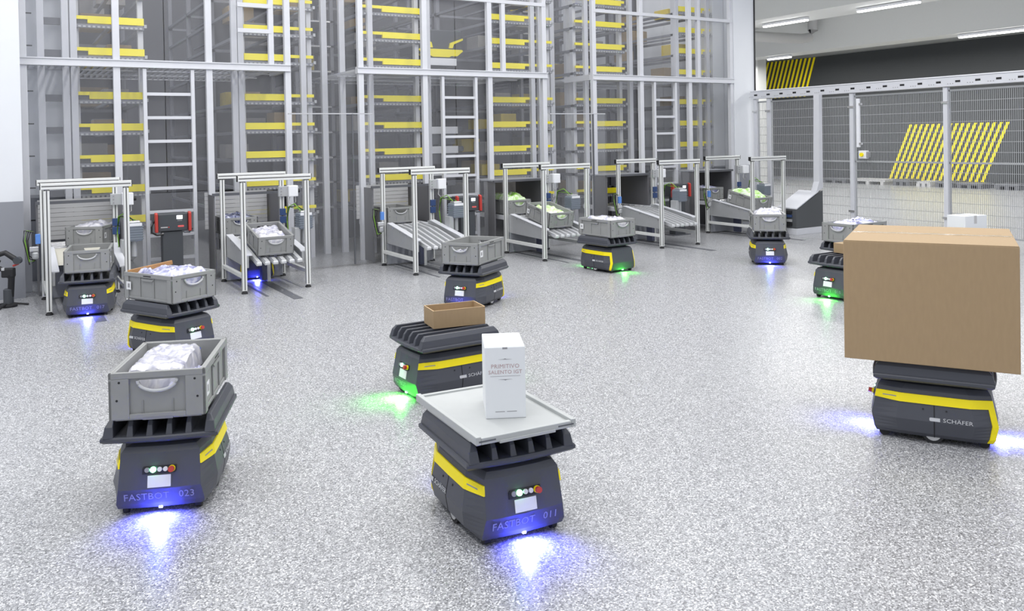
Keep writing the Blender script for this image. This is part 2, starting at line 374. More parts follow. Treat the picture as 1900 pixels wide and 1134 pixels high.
# dark shelf bays filling the gaps between towers
for gi, (x0, x1, nmx) in enumerate(((3.66, 4.24, 'between the first and second tower'), (7.50, 7.88, 'between the second and third tower'))):
    t = thing('shelf_bay', 'narrow dark shelf bay '+nmx, 'rack', (x0, 12.0, 0), 0, 'narrow shelf bays')
    for z in LV:
        bx('shelf', shelfm, t, 0, x1-x0, 0, 4, z-.05, z-.02); bx('edge', silver, t, .05, x1-x0-.05, -.02, 0, z-.05, z-.03)
    for xx in (0, x1-x0-.05):
        for y in (0, 2): bx('upright', shelfm, t, xx, xx+.05, y, y+.06, 0, 6.5)
    for li, z in enumerate(LV):
        if li % 2 == gi: continue
        o = MB().box(0, .2, 0, .3, 0, .24).build('stored_carton', [cardyel, cardgrey][li // 2 % 2], None, .006); o.location = (x0+.18, 12.3, z-.02)
        tag(o, '%s carton on the %s level of the shelf bay %s' % (['yellow', 'grey'][li // 2 % 2], ['first', 'second', 'third', 'fourth', 'fifth', 'sixth', 'seventh', 'eighth', 'ninth'][li], nmx), 'carton', 'stored cartons')
# shuttle vehicles in the middle aisle
def shuttle(x0, x1, y, z, label, k=1.0):
    t = thing('shuttle_vehicle', label, 'shuttle', ((x0+x1)/2, y, z), 0, 'shuttle vehicles'); w = (x1-x0)/2
    bx('body', consolem, t, -w, w, 0, .7, .05, .42*k, .02)
    MB().prism([(-w, .10), (-w+.10, .02), (-.18, .02), (-.14, .0), (.14, 0), (.18, .02), (w-.10, .02), (w, .10), (w-.02, .12), (-w+.02, .12)], lambda u, v, s: (u, s, v), -.03 if k == 1 else .10, .15).build('yellow_bumper', rackyel if k == 1 else cardyel, t)
    for s in ((-1, 1) if k == 1 else ()): MB().prism([(s*.14, .14), (s*.20, .14), (s*.22, .20), (s*w, .27), (s*w, .30), (s*.16, .22)], lambda u, v, q: (u, q, v), -.03, .0).build('yellow_blade', rackyel, t)
    bx('front_panel', white, t, -.26, .26, -.035, -.01, -.13 if k == 1 else .03, -.02 if k == 1 else .14, .004); bx('under_frame', steeld, t, -.22, .22, 0, .6, -.13, .05)
for z, lab in ((2.83, 'large dark shuttle vehicle with yellow bumper above the middle platform'), (1.62, 'shuttle vehicle behind the middle ladder, upper of the low ones'), (1.32, 'shuttle vehicle behind the middle ladder, lower of the low ones'), (.98, 'lowest shuttle vehicle behind the middle ladder')):
    shuttle(5.42, 6.18, 11.6, z, lab, 1.0 if z > 2 else .32)
# maintenance platforms with posts
YP = 10.40
def platform(label, x0, x1, posts, back, ladder, rails, ret):
    t = thing('maintenance_platform', label, 'platform', (x0, YP, 0), 0, 'maintenance platforms'); w = x1-x0
    for z0, z1, d in ((2.44, 2.452, .0), (2.452, 2.512, .012), (2.512, 2.526, .0)): bx('edge_beam', postm, t, 0, w, -.05+d, .05, z0, z1)
    g = MB(); n = int(w/.07)
    for i in range(n): g.box(.02+i*(w-.04)/n, .02+i*(w-.04)/n+.022, .09, 2.2, 2.475, 2.505)
    for y in (.09, .8, 1.5, 2.18): g.box(.02, w-.02, y, y+.03, 2.46, 2.475)
    g.build('deck_grating', postm, t, kind='stuff')
    for s in ret: bx('return_beam', postm, t, s*w-.05*s, s*w+.05*(1-s), .05, .75, 2.44, 2.526)
    for x in posts:
        bx('front_post', postm, t, x-x0-.036, x-x0+.036, -.03, .04, 0, 6.2, .003)
    for x in back: bx('rear_post', postm, t, x-x0-.036, x-x0+.036, .55, .62, 0, 6.2, .003)
    for z, a, b in rails: bx('guard_rail', postm, t, a-x0, b-x0, -.035, .015, z, z+.05)
    a, b = ladder; l = thing('ladder', 'vertical ladder with flat rungs under the '+label.split(' with')[0], 'ladder', (a, YP, 0), 0, 'ladders')
    for xx in (0, b-a-.04): bx('stile', postm, l, xx, xx+.04, -.03, .03, 0.0, 2.43, .003)
    for i in range(8): bx('rung', postm, l, .04, b-a-.04, -.015, .015, .22+i*.272, .255+i*.272)
platform('left maintenance platform with pale front beam', .18, 3.10, [.22, 1.13, 2.13, 3.07], [.41, .66, .745, 2.56, 2.64, 3.45], (1.40, 1.96), [(3.21, 2.47, 2.87), (2.90, 2.47, 2.87)], (1,))
platform('middle maintenance platform with pale front beam', 3.98, 6.95, [4.03, 4.95, 5.97, 6.90], [4.40, 5.28, 6.30, 7.07, 7.21], (5.20, 5.76), [(3.50, 4.0, 6.93)], ())
platform('right maintenance platform with pale front beam', 7.79, 10.80, [7.82, 8.76, 9.80, 10.76], [8.10, 9.02, 10.05, 10.58, 10.78], (9.01, 9.50), [(3.48, 7.82, 10.78)], (0,))
for xx, nmx in ((2.87, 'left platform near its right end'), (6.20, 'middle platform right of its shuttle'), (10.0, 'right platform near the white cladding')):
    o = bx('guard_post', postm, None, xx-.03, xx+.03, YP-.03, YP+.03, 2.526, 6.2); tag(o, 'slim guard post standing on the '+nmx, 'post', 'guard posts')
for i, (x, nmx) in enumerate(((3.85, 'left post in the gap between the first two towers'), (4.11, 'right post in the gap between the first two towers'), (7.66, 'left post in the gap between the last two towers'), (7.97, 'right post in the gap between the last two towers'))):
    o = bx('rack_post', postm, None, x-.04, x+.04, 11.28, 11.35, 0, 6.2, .003); tag(o, nmx, 'post', 'gap posts')
# dark shelf ends on the far left
t = thing('shelf_end_frame', 'grey end frame with dark brackets at the far left of the racks', 'rack', (.40, 11.05, 0))
for z in LV:
    bx('bracket_plate', steeld, t, .03, .22, 0, .04, z-.03, z+.05); bx('bracket_plate', steeld, t, .37, .50, 0, .04, z-.03, z+.05); bx('pin', black, t, -.16, -.07, 0, .01, z+.08, z+.095)
# acrylic screens
def screen(x0, x1, y, z0, z1, label):
    t = thing('acrylic_screen', label, 'screen', (x0, y, z0), 0, 'acrylic screens')
    bx('pane', glass, t, .006, x1-x0-.006, -.004, .004, .004, z1-z0-.004)
    return t
for n_, (x0, x1) in enumerate(((.20, 3.10), (4.0, 6.93), (7.80, 10.78))):
    nmx = ['left', 'middle', 'right'][n_]
    xm = (x0+x1)/2
    for h, (a, b) in enumerate(((x0, xm), (xm, x1))): 
        screen(a, b, 10.47, 2.53, 6.2, 'clear acrylic pane above the %s platform, %s half' % (nmx, ['left', 'right'][h]))
        screen(a, b, 10.47, 1.0, 2.44, 'clear acrylic pane below the %s platform, %s half' % (nmx, ['left', 'right'][h]))
for x0, x1, nmx in ((3.10, 4.0, 'first'), (6.93, 7.80, 'second')): screen(x0, x1, 10.47, 1.92, 6.2, 'high hazy pane added across the %s gap between the platforms' % nmx)  # panes added to lay haze over the view into the gaps
for nmx, x0, x1, seam in (('second', 2.95, 4.02, 3.76), ('fourth', 6.72, 7.72, 7.50)):
    for a, b, k in ((x0, seam, 'wide'), (seam, x1, 'narrow')):
        s = screen(a, b, 10.0, .02, 1.90, 'tall acrylic guard pane right of the %s conveyor, %s leaf' % (nmx, k))
        bx('top_edge', silver, s, 0, b-a, -.008, .008, 1.875, 1.89)
        if k == 'wide': bx('seam_profile', steeld, s, b-a-.012, b-a+.004, -.012, .012, 0, 1.88)
for nmx, x0, x1 in (('first', 1.10, 2.02), ('third', 4.86, 5.72), ('fifth', 8.60, 9.45)):
    screen(x0, x1, 10.06, .02, 1.02, 'low acrylic pane beside the %s conveyor, behind the charging console' % nmx)

# ------------------------------------------------------------------ tote
def build_tote():
    t = thing('storage_tote', '', 'tote')
    L, Wd, H, th = .283, .192, .205, .010
    bx('floor_panel', totem, t, -L+.02, L-.02, -Wd+.02, Wd-.02, 0, .012)
    for s in (-1, 1):                                   # long walls with proud rim, base band and pillars
        y = s*(Wd-.012); lo, hi = min(y, y-s*th), max(y, y-s*th)
        w = MB().box(-L+.012, L-.012, lo, hi, .004, H-.002).build('long_wall', totem, t)
        m = MB()
        def proud(x0, x1, z0, z1, d=.012): m.box(x0, x1, min(y, y+s*d), max(y, y+s*d), z0, z1)
        proud(-L, L, H-.03, H); proud(-L+.01, L-.01, .012, .028, .007); proud(-L, -L+.055, .01, H-.03); proud(L-.055, L, .01, H-.03)
        for xx in (-.10, .06): proud(xx, xx+.010, .028, H-.03, .007)
        m.build('rim_and_ribs', totem, w, .002)
        MB().prism([(-.075, .165), (.075, .165), (.055, .150), (-.055, .150)], lambda u, v, q: (u, q, v), s*(Wd-.004), s*Wd).build('grip_ledge', totem, w)
        bx('slot', black, w, -.045, .045, min(s*Wd, s*(Wd+.0006)), max(s*Wd, s*(Wd+.0006)), H-.022, H-.014)
    for s in (-1, 1):                                   # short walls with a smile-shaped handle opening
        x = s*(L-.012); m = MB(); n = 14; hw, zt, zb = .078, H-.036, H-.082
        def q(y, z, d): return (x-s*d, y, z)
        def slab(y0, y1, za0, za1, zb0, zb1):
            m.hexa([q(y0, za0, 0), q(y1, za1, 0), q(y1, za1, th), q(y0, za0, th)], [q(y0, zb0, 0), q(y1, zb1, 0), q(y1, zb1, th), q(y0, zb0, th)])
        arc = lambda y: zt-(zt-zb)*math.sqrt(max(0, 1-(y/hw)**2))
        slab(-Wd+.012, -hw, .004, .004, zt, zt); slab(hw, Wd-.012, .004, .004, zt, zt); slab(-Wd+.012, Wd-.012, zt, zt, H-.002, H-.002)
        for i in range(n):
            y0, y1 = -hw+2*hw*i/n, -hw+2*hw*(i+1)/n; slab(y0, y1, .004, .004, arc(y0), arc(y1))
        w = m.build('short_wall', totem, t)
        m = MB()
        def proud(y0, y1, z0, z1, d=.012): m.box(min(x, x+s*d), max(x, x+s*d), y0, y1, z0, z1)
        proud(-Wd, Wd, H-.026, H); proud(-Wd, -.112, .01, H-.026); proud(.112, Wd, .01, H-.026); proud(-.112, .112, .01, .030); proud(-.062, -.058, .03, .085, .005); proud(.058, .062, .03, .085, .005)
        m.build('rim_and_frame', totem, w, .002)
        pts = [(x+s*.010, hw*math.cos(math.pi*i/16), zt-(zt-zb)*math.sin(math.pi*i/16)) for i in range(17)]
        MB().tube(pts, .0065, 8).build('handle_lip', toteli, w, smooth=True)
        for yy, zz in ((-.15, .165), (-.16, .09), (.15, .165), (.16, .09)): disc(MB(), frame((x+s*.012, yy, zz), (0, 1, 0), (s, 0, 0)), 0, 0, .005, 0, .0006, 10).build('pin_hole', black, w)
        bx('latch_notch', shelfm, w, min(x, x+s*.0126), max(x, x+s*.0126), -.06, .06, .004, .016)
    for s in (-1, 1):
        bx('paper_label', paper, t, s*.222-.028, s*.222+.028, min(s*Wd, s*(Wd+.0008)), max(s*Wd, s*(Wd+.0008)), .075, .135)
        bx('label_print', greyprt, t, s*.222-.010, s*.222+.014, min(s*(Wd+.0008), s*(Wd+.0012)), max(s*(Wd+.0008), s*(Wd+.0012)), .090, .120)
    return t
TOTE0 = build_tote(); tote_used = [False]
def tote(x, y, z, rz, label, pitch=0):
    t = TOTE0 if not tote_used[0] else copy_tree(TOTE0); tote_used[0] = True
    t.location = (x, y, z); t.rotation_euler = (0, pitch, rz); tag(t, label, 'tote', 'grey storage totes'); return t
def local(x, y, rz, lx, ly): return (x+lx*math.cos(rz)-ly*math.sin(rz), y+lx*math.sin(rz)+ly*math.cos(rz))
def bag(x, y, z, rz, lx, ly, h, m, seed, label, cat='bag', pitch=0, amp=.7):
    """crumpled plastic bag: closed, lumpy pillow resting at z"""
    nx, ny = 30, 22; mb = MB(); top = []; bot = []
    for j in range(ny+1):
        for i in range(nx+1):
            u, v = i/nx*2-1, j/ny*2-1
            e = max(0, (1-u**6)*(1-v**6))**.5 if amp > .4 else max(0, (1-u**14)*(1-v**14))**.4
            n1 = noise.noise(Vector((u*2.1+seed*7.3, v*2.1, seed))); n2 = noise.noise(Vector((u*6+seed, v*6, seed*3.1))); n3 = abs(noise.noise(Vector((u*13+seed, v*13, seed))))
            wob = 1+.05*noise.noise(Vector((u*3, v*3, seed+9)))
            hh = e*h*(.66+amp*(.34*n1+.16*n2+.10*n3))
            top.append((u*lx/2*wob, v*ly/2*wob, max(.002, hh))); bot.append((u*lx/2*wob*.96, v*ly/2*wob*.96, 0))
    k = len(top); fs = []
    idx = lambda i, j: j*(nx+1)+i
    for j in range(ny):
        for i in range(nx):
            fs.append((idx(i, j), idx(i+1, j), idx(i+1, j+1), idx(i, j+1))); fs.append((k+idx(i, j), k+idx(i, j+1), k+idx(i+1, j+1), k+idx(i+1, j)))
    ring = [idx(i, 0) for i in range(nx)]+[idx(nx, j) for j in range(ny)]+[idx(i, ny) for i in range(nx, 0, -1)]+[idx(0, j) for j in range(ny, 0, -1)]
    for a, b in zip(ring, ring[1:]+ring[:1]): fs.append((a, k+a, k+b, b))
    mb.add(top+bot, fs); o = mb.build('plastic_bag', m, None, smooth=True)
    for p_ in o.data.polygons: p_.use_smooth = True
    o.location = (x, y, z); o.rotation_euler = (0, pitch, rz); tag(o, label, cat, 'bagged goods'); return o

# ------------------------------------------------------------------ transport robot
LVZ = [(.030, .258, .185, .172), (.052, .270, .205, .176), (.115, .282, .215, .165), (.258, .254, .185, .158), (.281, .240, .168, .142), (.292, .205, .13, .110)]
def outline(hl, hw, fw, z):
    bow = .010
    return [(hl, -fw, z), (hl+bow*.8, -fw*.5, z), (hl+bow, 0, z), (hl+bow*.8, fw*.5, z), (hl, fw, z), (hl-.115, hw, z), (0, hw+.002, z), (-(hl-.10), hw, z), (-hl, fw, z), (-hl-.006, 0, z), (-hl, -fw, z), (-(hl-.10), -hw, z), (0, -hw-.002, z), (hl-.115, -hw, z)]
def lvl(z):
    for a, b in zip(LVZ, LVZ[1:]):
        if a[0] <= z <= b[0]:
            k = (z-a[0])/(b[0]-a[0]); return [a[i]+(b[i]-a[i])*k for i in range(1, 4)]
def side_path(z, s):                                    # front crease, facet end, mid, facet start, rear crease
    hl, hw, fw = lvl(z); return [Vector((hl, s*fw, z)), Vector((hl-.115, s*hw, z)), Vector((0, s*(hw+.002), z)), Vector((-(hl-.10), s*hw, z)), Vector((-hl, s*fw, z))]
def on_side(u, z, s, off=.003):                          # u in 0..4
    P = side_path(z, s); i = min(3, int(u)); a, b = P[i], P[i+1]; p = a.lerp(b, u-i)
    t = (b-a).normalized(); n = Vector((t.y, -t.x, 0))
    if n.y*s < 0: n = -n
    return p+n*off
def ribbon(name, pts, m, parent, s, off=.004):            # pts: (u, zlo, zhi)
    mb = MB(); o1 = [(on_side(u, a, s, off), on_side(u, b, s, off)) for u, a, b in pts]; o0 = [(on_side(u, a, s, -.004), on_side(u, b, s, -.004)) for u, a, b in pts]
    rings = [[o0[i][0], o1[i][0], o1[i][1], o0[i][1]] for i in range(len(pts))]
    mb.loft(rings); return mb.build(name, m, parent)
NF = Vector((.143, 0, .028)).normalized(); NS = Vector((.063, 0, -.012)).normalized()
def front_pt(z, sgn=1, y=0):
    hl = lvl(z)[0]; return Vector((sgn*(hl+(.010 if sgn > 0 else .006)), y, z))
def build_robot():
    t = thing('transport_robot', '', 'robot')
    zz = [.030, .041, .052, .068, .084, .10, .115, .14, .165, .19, .215, .24, .258, .27, .281, .292]
    b = MB().loft([[Vector(p_) for p_ in outline(*lvl(z), z)] for z in zz]).build('body', shell, t)
    for s in (-1, 1):
        ribbon('side_stripe', [(0.0, .200, .236), (.25, .199, .237), (.5, .198, .238), (.75, .197, .238), (1, .197, .238), (2, .197, .238), (3, .197, .238), (3.25, .197, .238), (3.5, .197, .238), (3.75, .197, .238), (4, .197, .238)], yellow, t, s, .006)
        mb = MB(); zs = [.034, .052, .08, .115, .16, .198]
        rings = []
        for z in zs:
            a, c = on_side(4, z, s, .006), on_side(3.74, z, s, .006); a0, c0 = on_side(4, z, s, -.004), on_side(3.74, z, s, -.004)
            rings.append([a0, a, c, c0])
        mb.loft(rings).build('rear_chevron', yellow, t)
        ribbon('reflector', [(.3, .214, .219), (.5, .215, .220), (.7, .216, .221), (.85, .216, .221)], greyprt, t, s, .0066)
        g = MB(); g.loft([[on_side(2.02, z, s, .0012), on_side(2.05, z, s, .0012), on_side(2.05, z, s, -.003), on_side(2.02, z, s, -.003)] for z in (.031, .052, .115, .197)]).build('panel_seam', black, t)
        for u in (1.72, 2.35):
            pnt = on_side(u, .172, s, .001); disc(MB(), frame(pnt, (1, 0, 0), (0, s, .3)), 0, 0, .0045, -.001, .0012, 10).build('screw', black, t)
        # maker's logo on the rear half of the side
        org = on_side(2.50, .128, s, .0025); fr = frame(org, (-s, 0, 0), (0, s, .21))
        bar = MB().prism([(-.105, -.006), (-.100, -.0085), (-.058, -.0085), (-.058, .0085), (-.100, .0085), (-.105, .006)], lambda u, v, q_: fr @ Vector((u, v, q_)), 0, .0008)
        bar.build('logo_badge', logo, t)
        text('logo_lettering', 'SCHÄFER', .026, logo, t, fr @ Matrix.Translation((.020, 0, .0003)) @ Matrix.Scale(1.22, 4, (1, 0, 0)))
    # front control panel
    fr = frame(front_pt(.192)+NF*.001, (0, 1, 0), NF)
    cp = MB().prism([(-.068, -.017), (.062, -.017), (.068, -.010), (.068, .014), (-.062, .014), (-.068, .006)], lambda u, v, q_: fr @ Vector((u, v, q_)), -.008, .002).build('control_panel', black, t)
    d = MB(); disc(d, fr, -.048, 0, .010, .002, .008); d.build('key_switch', greyprt, cp)
    d = MB(); disc(d, fr, -.024, 0, .0115, .002, .008); d.build('start_button', greenled, cp)
    d = MB(); disc(d, fr, .002, 0, .0095, .002, .008); d.build('button', butwhite, cp)
    d = MB(); disc(d, fr, .025, 0, .0095, .002, .008); d.build('button', butwhite, cp)
    d = MB(); disc(d, fr, .051, 0, .0135, .002, .012); e = d.build('stop_button_ring', yellow, cp)
    d = MB(); disc(d, fr, .051, 0, .0120, .012, .028); d.build('stop_button', redm, cp)
    fl = frame(front_pt(.146)+NF*.0015, (0, 1, 0), NF)
    MB().prism([(-.046, -.025), (.046, -.025), (.046, .023), (-.046, .023)], lambda u, v, q_: fl @ Vector((u, v, q_)), -.004, .0012).build('rating_plate', paper, t)
    for s, k in ((1, .010), (-1, .006)):
        hl = lvl(.034)[0]; m = MB().box(-.007, .007, -.006, .006, -.004, .004, Matrix.Translation((s*(hl+k-.004), 0, .030)) @ Matrix.Rotation(R(90), 4, 'Z'))
        m.build('floor_light', blueled, t)
    bx('chassis', black, t, -.22, .22, -.13, .13, .018, .05)
    for s in (-1, 1):
        w = MB(); w.tube([(0, s*.160, .050), (0, s*.186, .050)], .050, 24); w.build('drive_wheel', rubber, t)
        w = MB(); w.tube([(0, s*.186, .050), (0, s*.189, .050)], .036, 20); w.build('wheel_hub', flapm, t)
        for k in (-1, 1):
            w = MB(); w.tube([(k*.225, s*.135, .022), (k*.225, s*.157, .022)], .022, 14); w.build('castor', rubber, t)
    MB().loft([[Vector((a*.205*k, b_*.150*k, z)) for a, b_ in ((1, .8), (.85, 1), (-.85, 1), (-1, .8), (-1, -.8), (-.85, -1), (.85, -1), (1, -.8))] for z, k in ((.286, .95), (.318, .9))]).build('neck', black, t)
    # ribbed load carrier
    pl = []
    for i in range(9): y = -.235+.47*i/8; pl.append((.266+.018*math.cos(y/.235*1.5), y))
    for i in range(9): y = .235-.47*i/8; pl.append((-.266-.018*math.cos(y/.235*1.5), y))
    c = MB().loft([[Vector((x*k, y*k, z)) for x, y in pl] for z, k in ((.306, .955), (.316, 1.0), (.328, 1.0), (.334, .985))]).build('carrier', carrm, t)
    for i in range(6):
        y = -.195+.078*i; ob, ot = .014, .009; fl_ = .030 if i == 5 else ob; fr_ = .030 if i == 0 else ob
        g = lambda q: q-.006 if q > .02 else .010
        lo = [(-.272, y-fr_, .330), (.272, y-fr_, .330), (.272, y+fl_, .330), (-.272, y+fl_, .330)]
        md = [(-.258, y-g(fr_), .374), (.258, y-g(fr_), .374), (.258, y+g(fl_), .374), (-.258, y+g(fl_), .374)]
        hi = [(-.236, y-ot, .400), (.236, y-ot, .400), (.236, y+ot, .400), (-.236, y+ot, .400)]
        MB().loft([[Vector(q) for q in r_] for r_ in (lo, md, hi)]).build('rib', carrm, c, .003)
    return t
ROB0 = build_robot(); rob_used = [False]; KIDS[ROB0.name] = list(ROB0.children)
ZC = .401                                                 # top of the carrier ribs
BLUE, GREEN = (.055, .065, 1.0), (.05, 1.0, .035)
def robot(x, y, deg, label, led='blue', num=None, p_front=6, p_rear=3):
    t = ROB0 if not rob_used[0] else copy_tree(ROB0); rob_used[0] = True
    t.location = (x, y, 0); t.rotation_euler = (0, 0, R(deg)); tag(t, label, 'robot', 'transport robots')
    if led == 'green':
        for ch in t.children:
            if ch.name.startswith('floor_light'):
                ch.data = ch.data.copy(); ch.data.materials[0] = grnled2
    if num:
        fs = frame(front_pt(.083)+NS*.0025, (0, 1, 0), NS)
        text('lettering', 'FASTBOT', .042, letter, t, fs @ Matrix.Translation((-.052, 0, -.002)), space=1.05)
        if num.strip(): text('lettering', num, .042, letter, t, fs @ Matrix.Translation((.108, 0, -.004)), space=1.05)
    for s, pw in ((1, p_front), (-1, p_rear)):
        if not pw: continue
        l = bpy.data.lights.new('floor_spot', 'SPOT'); l.energy = pw; l.color = BLUE if led == 'blue' else GREEN; l.energy *= .62; l.spot_size = R(150); l.spot_blend = 1.0; l.shadow_soft_size = .03
        o = bpy.data.objects.new('floor_spot', l); C.objects.link(o); o.parent = t; o.location = (s*.303, 0, .056)
        o.rotation_euler = Vector((s*.30, 0, -.95)).to_track_quat('-Z', 'Y').to_euler()
    return t
def rp(x, y, deg, lx, ly=0): return local(x, y, R(deg), lx, ly)

# robots in the hall -------------------------------------------------
RB = dict(front=(1.719, 3.011, -95.5), tote23=(.639, 4.034, -111.5), green=(2.329, 4.675, 181), big=(4.084, 2.569, 121), rear=(6.05, 7.84, 94), r002=(7.93, 7.10, -133), r017=(.687, 8.80, -100),
          left=(1.065, 6.748, -63), ctr=(3.80, 6.98, 213), r010=(6.84, 5.16, 181), b010=(7.75, 5.75, 181), far=(8.95, 5.22, 170), p2=(2.50, 9.95, 82))
robot(*RB['front'], 'dark robot in the foreground carrying a pale tray, front lettered 011', 'blue', '011', 60, 12)
robot(*RB['tote23'], 'dark robot at the left front carrying a tote, front lettered 023', 'blue', '023', 60, 10)
robot(*RB['green'], 'dark robot with green floor light carrying the small open carton', 'green', ' ', 60, 10)
robot(*RB['big'], 'dark robot at the right carrying the very large closed carton', 'blue', None, 45, 60)
robot(*RB['rear'], 'dark robot seen from its rear with yellow chevrons, before the fourth conveyor', 'green', None, 16, 16)
robot(*RB['r002'], 'dark robot lettered 002 facing the camera before the sixth conveyor', 'blue', '002', 35, 8)
robot(*RB['r017'], 'dark robot lettered 017 standing inside the leftmost portal', 'blue', '017', 30, 8)
robot(*RB['left'], 'dark robot behind robot 023, carrying a tote of bagged goods', 'blue', None, 15, 15)
robot(*RB['ctr'], 'dark robot with an empty tote in front of the third conveyor', 'blue', ' ', 18, 20)
robot(*RB['r010'], 'dark robot lettered 010 half hidden by the large carton', 'green', '010', 26, 6)
robot(*RB['b010'], 'robot carrying a tote directly behind robot 010', 'blue', None, 0, 0)
robot(*RB['far'], 'robot under the small white carton, hidden behind the large carton', 'blue', None, 0, 0)
robot(*RB['p2'], 'robot parked under the slats of the second conveyor, yellow chevrons showing', 'blue', None, 10, 40)

# loads --------------------------------------------------------------
def on(key): return RB[key][0], RB[key][1]
x, y, dg = RB['tote23']; tx, ty = rp(x, y, dg, .0, .0)
tote(tx, ty, ZC, R(dg), 'grey tote of white bagged goods on robot 023')
bag(*rp(x, y, dg, -.02, -.03), ZC+.10, R(dg), .44, .24, .155, bagw, 1.3, 'white plastic-wrapped parcel inside the tote on robot 023', amp=.35)
bag(*rp(x, y, dg, .08, .09), ZC+.04, R(dg), .34, .16, .13, bagb, 4.1, 'bluish bag at the handle side of the tote on robot 023')
x, y, dg = RB['left']; tote(x, y, ZC, R(dg), 'grey tote heaped with lavender bags on the robot behind robot 023')
bag(*rp(x, y, dg, .0, .02), ZC+.12, R(dg), .50, .34, .15, bagb, 2.2, 'lavender crumpled bag heaped in the tote behind robot 023')
bag(*rp(x, y, dg, .10, .01), ZC+.03, R(dg), .28, .29, .16, bagw, 2.9, 'white bag showing through the handle of the tote behind robot 023')
w = bx('wooden_strip', wood, None, -.17, .17, -.008, .008, 0, .03, .002); w.location = (*rp(x, y, dg, -.20, -.02), ZC+.205); w.rotation_euler = (0, R(-6), R(dg+78)); tag(w, 'brown wooden strip lying across the far rim of the tote behind robot 023', 'strip')
x, y, dg = RB['ctr']; tote(x, y, ZC, R(dg+2), 'empty grey tote on the robot in front of the third conveyor')
bag(*rp(x, y, dg, .185, 0), ZC+.012, R(dg+2), .11, .22, .17, bagw, 6.6, 'small white bag behind the handle of the nearly empty tote', amp=.6)
x, y, dg = RB['rear']; tote(x, y, ZC, R(dg), 'grey tote with white bag on the robot seen from its rear')
bag(*rp(x, y, dg, 0, 0), ZC+.10, R(dg), .50, .32, .16, bagw, 3.7, 'white bag filling the tote on the robot seen from its rear')
bag(*rp(x, y, dg, -.185, 0), ZC+.02, R(dg), .11, .24, .19, bagw, 3.9, 'white bag corner behind the rear handle of that tote', amp=.5)
x, y, dg = RB['r002']; tote(x, y, ZC, R(dg), 'grey tote with white bag on robot 002')
bag(*rp(x, y, dg, 0, 0), ZC+.12, R(dg), .50, .34, .17, bagw, 5.2, 'white crumpled bag bulging out of the tote on robot 002')
bag(*rp(x, y, dg, .185, 0), ZC+.02, R(dg), .11, .24, .19, bagw, 5.9, 'white bag corner behind the handle of the tote on robot 002', amp=.5)
x, y, dg = RB['r017']; tote(*rp(x, y, dg, -.02), ZC, R(-99), 'empty grey tote on robot 017 in the leftmost portal')
x, y, dg = RB['b010']; tote(x, y, ZC, R(dg), 'grey tote with lavender bag on the robot behind robot 010')
bag(*rp(x, y, dg, -.02, 0), ZC+.12, R(dg), .48, .34, .15, bagb, 7.7, 'lavender bag in the tote behind robot 010')

def open_carton(x, y, z, rz, l, w, h, label):
    t = thing('open_carton', label, 'carton', (x, y, z), rz); th = .005
    bx('base', card, t, -l/2, l/2, -w/2, w/2, 0, .004)
    for s in (-1, 1):
        a = bx('side_wall', card, t, -l/2, l/2, min(s*w/2, s*(w/2-th)), max(s*w/2, s*(w/2-th)), .004, h); bx('cut_edge', cardedge, a, -l/2, l/2, min(s*w/2, s*(w/2-th)), max(s*w/2, s*(w/2-th)), h, h+.0012)
        b = bx('end_wall', card, t, min(s*l/2, s*(l/2-th)), max(s*l/2, s*(l/2-th)), -w/2+th, w/2-th, .004, h); bx('cut_edge', cardedge, b, min(s*l/2, s*(l/2-th)), max(s*l/2, s*(l/2-th)), -w/2+th, w/2-th, h, h+.0012)
    return t
open_carton(2.408, 4.690, ZC, R(-9), .336, .205, .108, 'small open brown carton on the robot with the green light')
t = thing('closed_carton', 'very large closed brown carton on the robot at the right', 'carton', (4.205, 2.658, ZC), R(-59))
l, w_, h = .387, .40, .60
for s in (-1, 1):
    bx('side_panel', card, t, -l, l, min(s*w_, s*(w_-.006)), max(s*w_, s*(w_-.006)), 0, h, .003)
    bx('end_panel', card, t, min(s*l, s*(l-.006)), max(s*l, s*(l-.006)), -w_+.006, w_-.006, 0, h, .003)
    MB().box(-l+.002, l-.002, min(0+s*.0015, s*(w_-.001)), max(s*.0015, s*(w_-.001)), h-.001, h+.004).build('top_flap', card, t, .002)
bx('bottom_panel', card, t, -l+.006, l-.006, -w_+.006, w_-.006, 0, .006)
tp = MB()
for i in range(16): tp.box(-l+.006+i*2*l/16.3, -l+.006+(i+1)*2*l/16.3, -.026, .026, h+.004, h+.0048+.0006*(i % 3))
tp.build('packing_tape', tapem, t)
# tray with the wine carton on the foreground robot
x, y, dg = RB['front']
t = thing('load_tray', 'flat pale grey tray on the foreground robot', 'tray', (1.711, 3.010, ZC), R(-94))
bx('tray_floor', traym, t, -.302, .302, -.210, .210, .016, .034, .004)
for s in (-1, 1):
    bx('long_rim', traym, t, -.312, .312, min(s*.195, s*.216), max(s*.195, s*.216), .016, .048, .003)
    bx('short_rim', traym, t, min(s*.292, s*.312), max(s*.292, s*.312), -.195, .195, .016, .042, .003)
    for k in (-1, 1):
        bx('slot', steeld, t, min(s*.312, s*.3126), max(s*.312, s*.3126), k*.17-.035, k*.17+.035, .026, .032)
    bx('skirt', traym, t, min(s*.305, s*.317), max(s*.305, s*.317), -.12, .12, .012, .022)
    bx('runner', traym, t, -.22, .22, min(s*.17, s*.20), max(s*.17, s*.20), 0, .016)
t = thing('wine_carton', 'upright white carton with faded wine lettering on the pale tray', 'carton', (1.752, 2.982, ZC+.0345), R(-26.5))
bx('box', whitecard, t, -.0805, .0805, -.12, .12, 0, .285, .002)
MB().box(-.079, .079, -.118, .118, .2845, .2865).build('lid_flap', whitecard, t, .001)
bx('lid_tab', greyprt, t, -.010, .010, -.1206, -.1198, .277, .2845)
fr = frame((0, -.1206, 0), (1, 0, 0), (0, -1, 0))
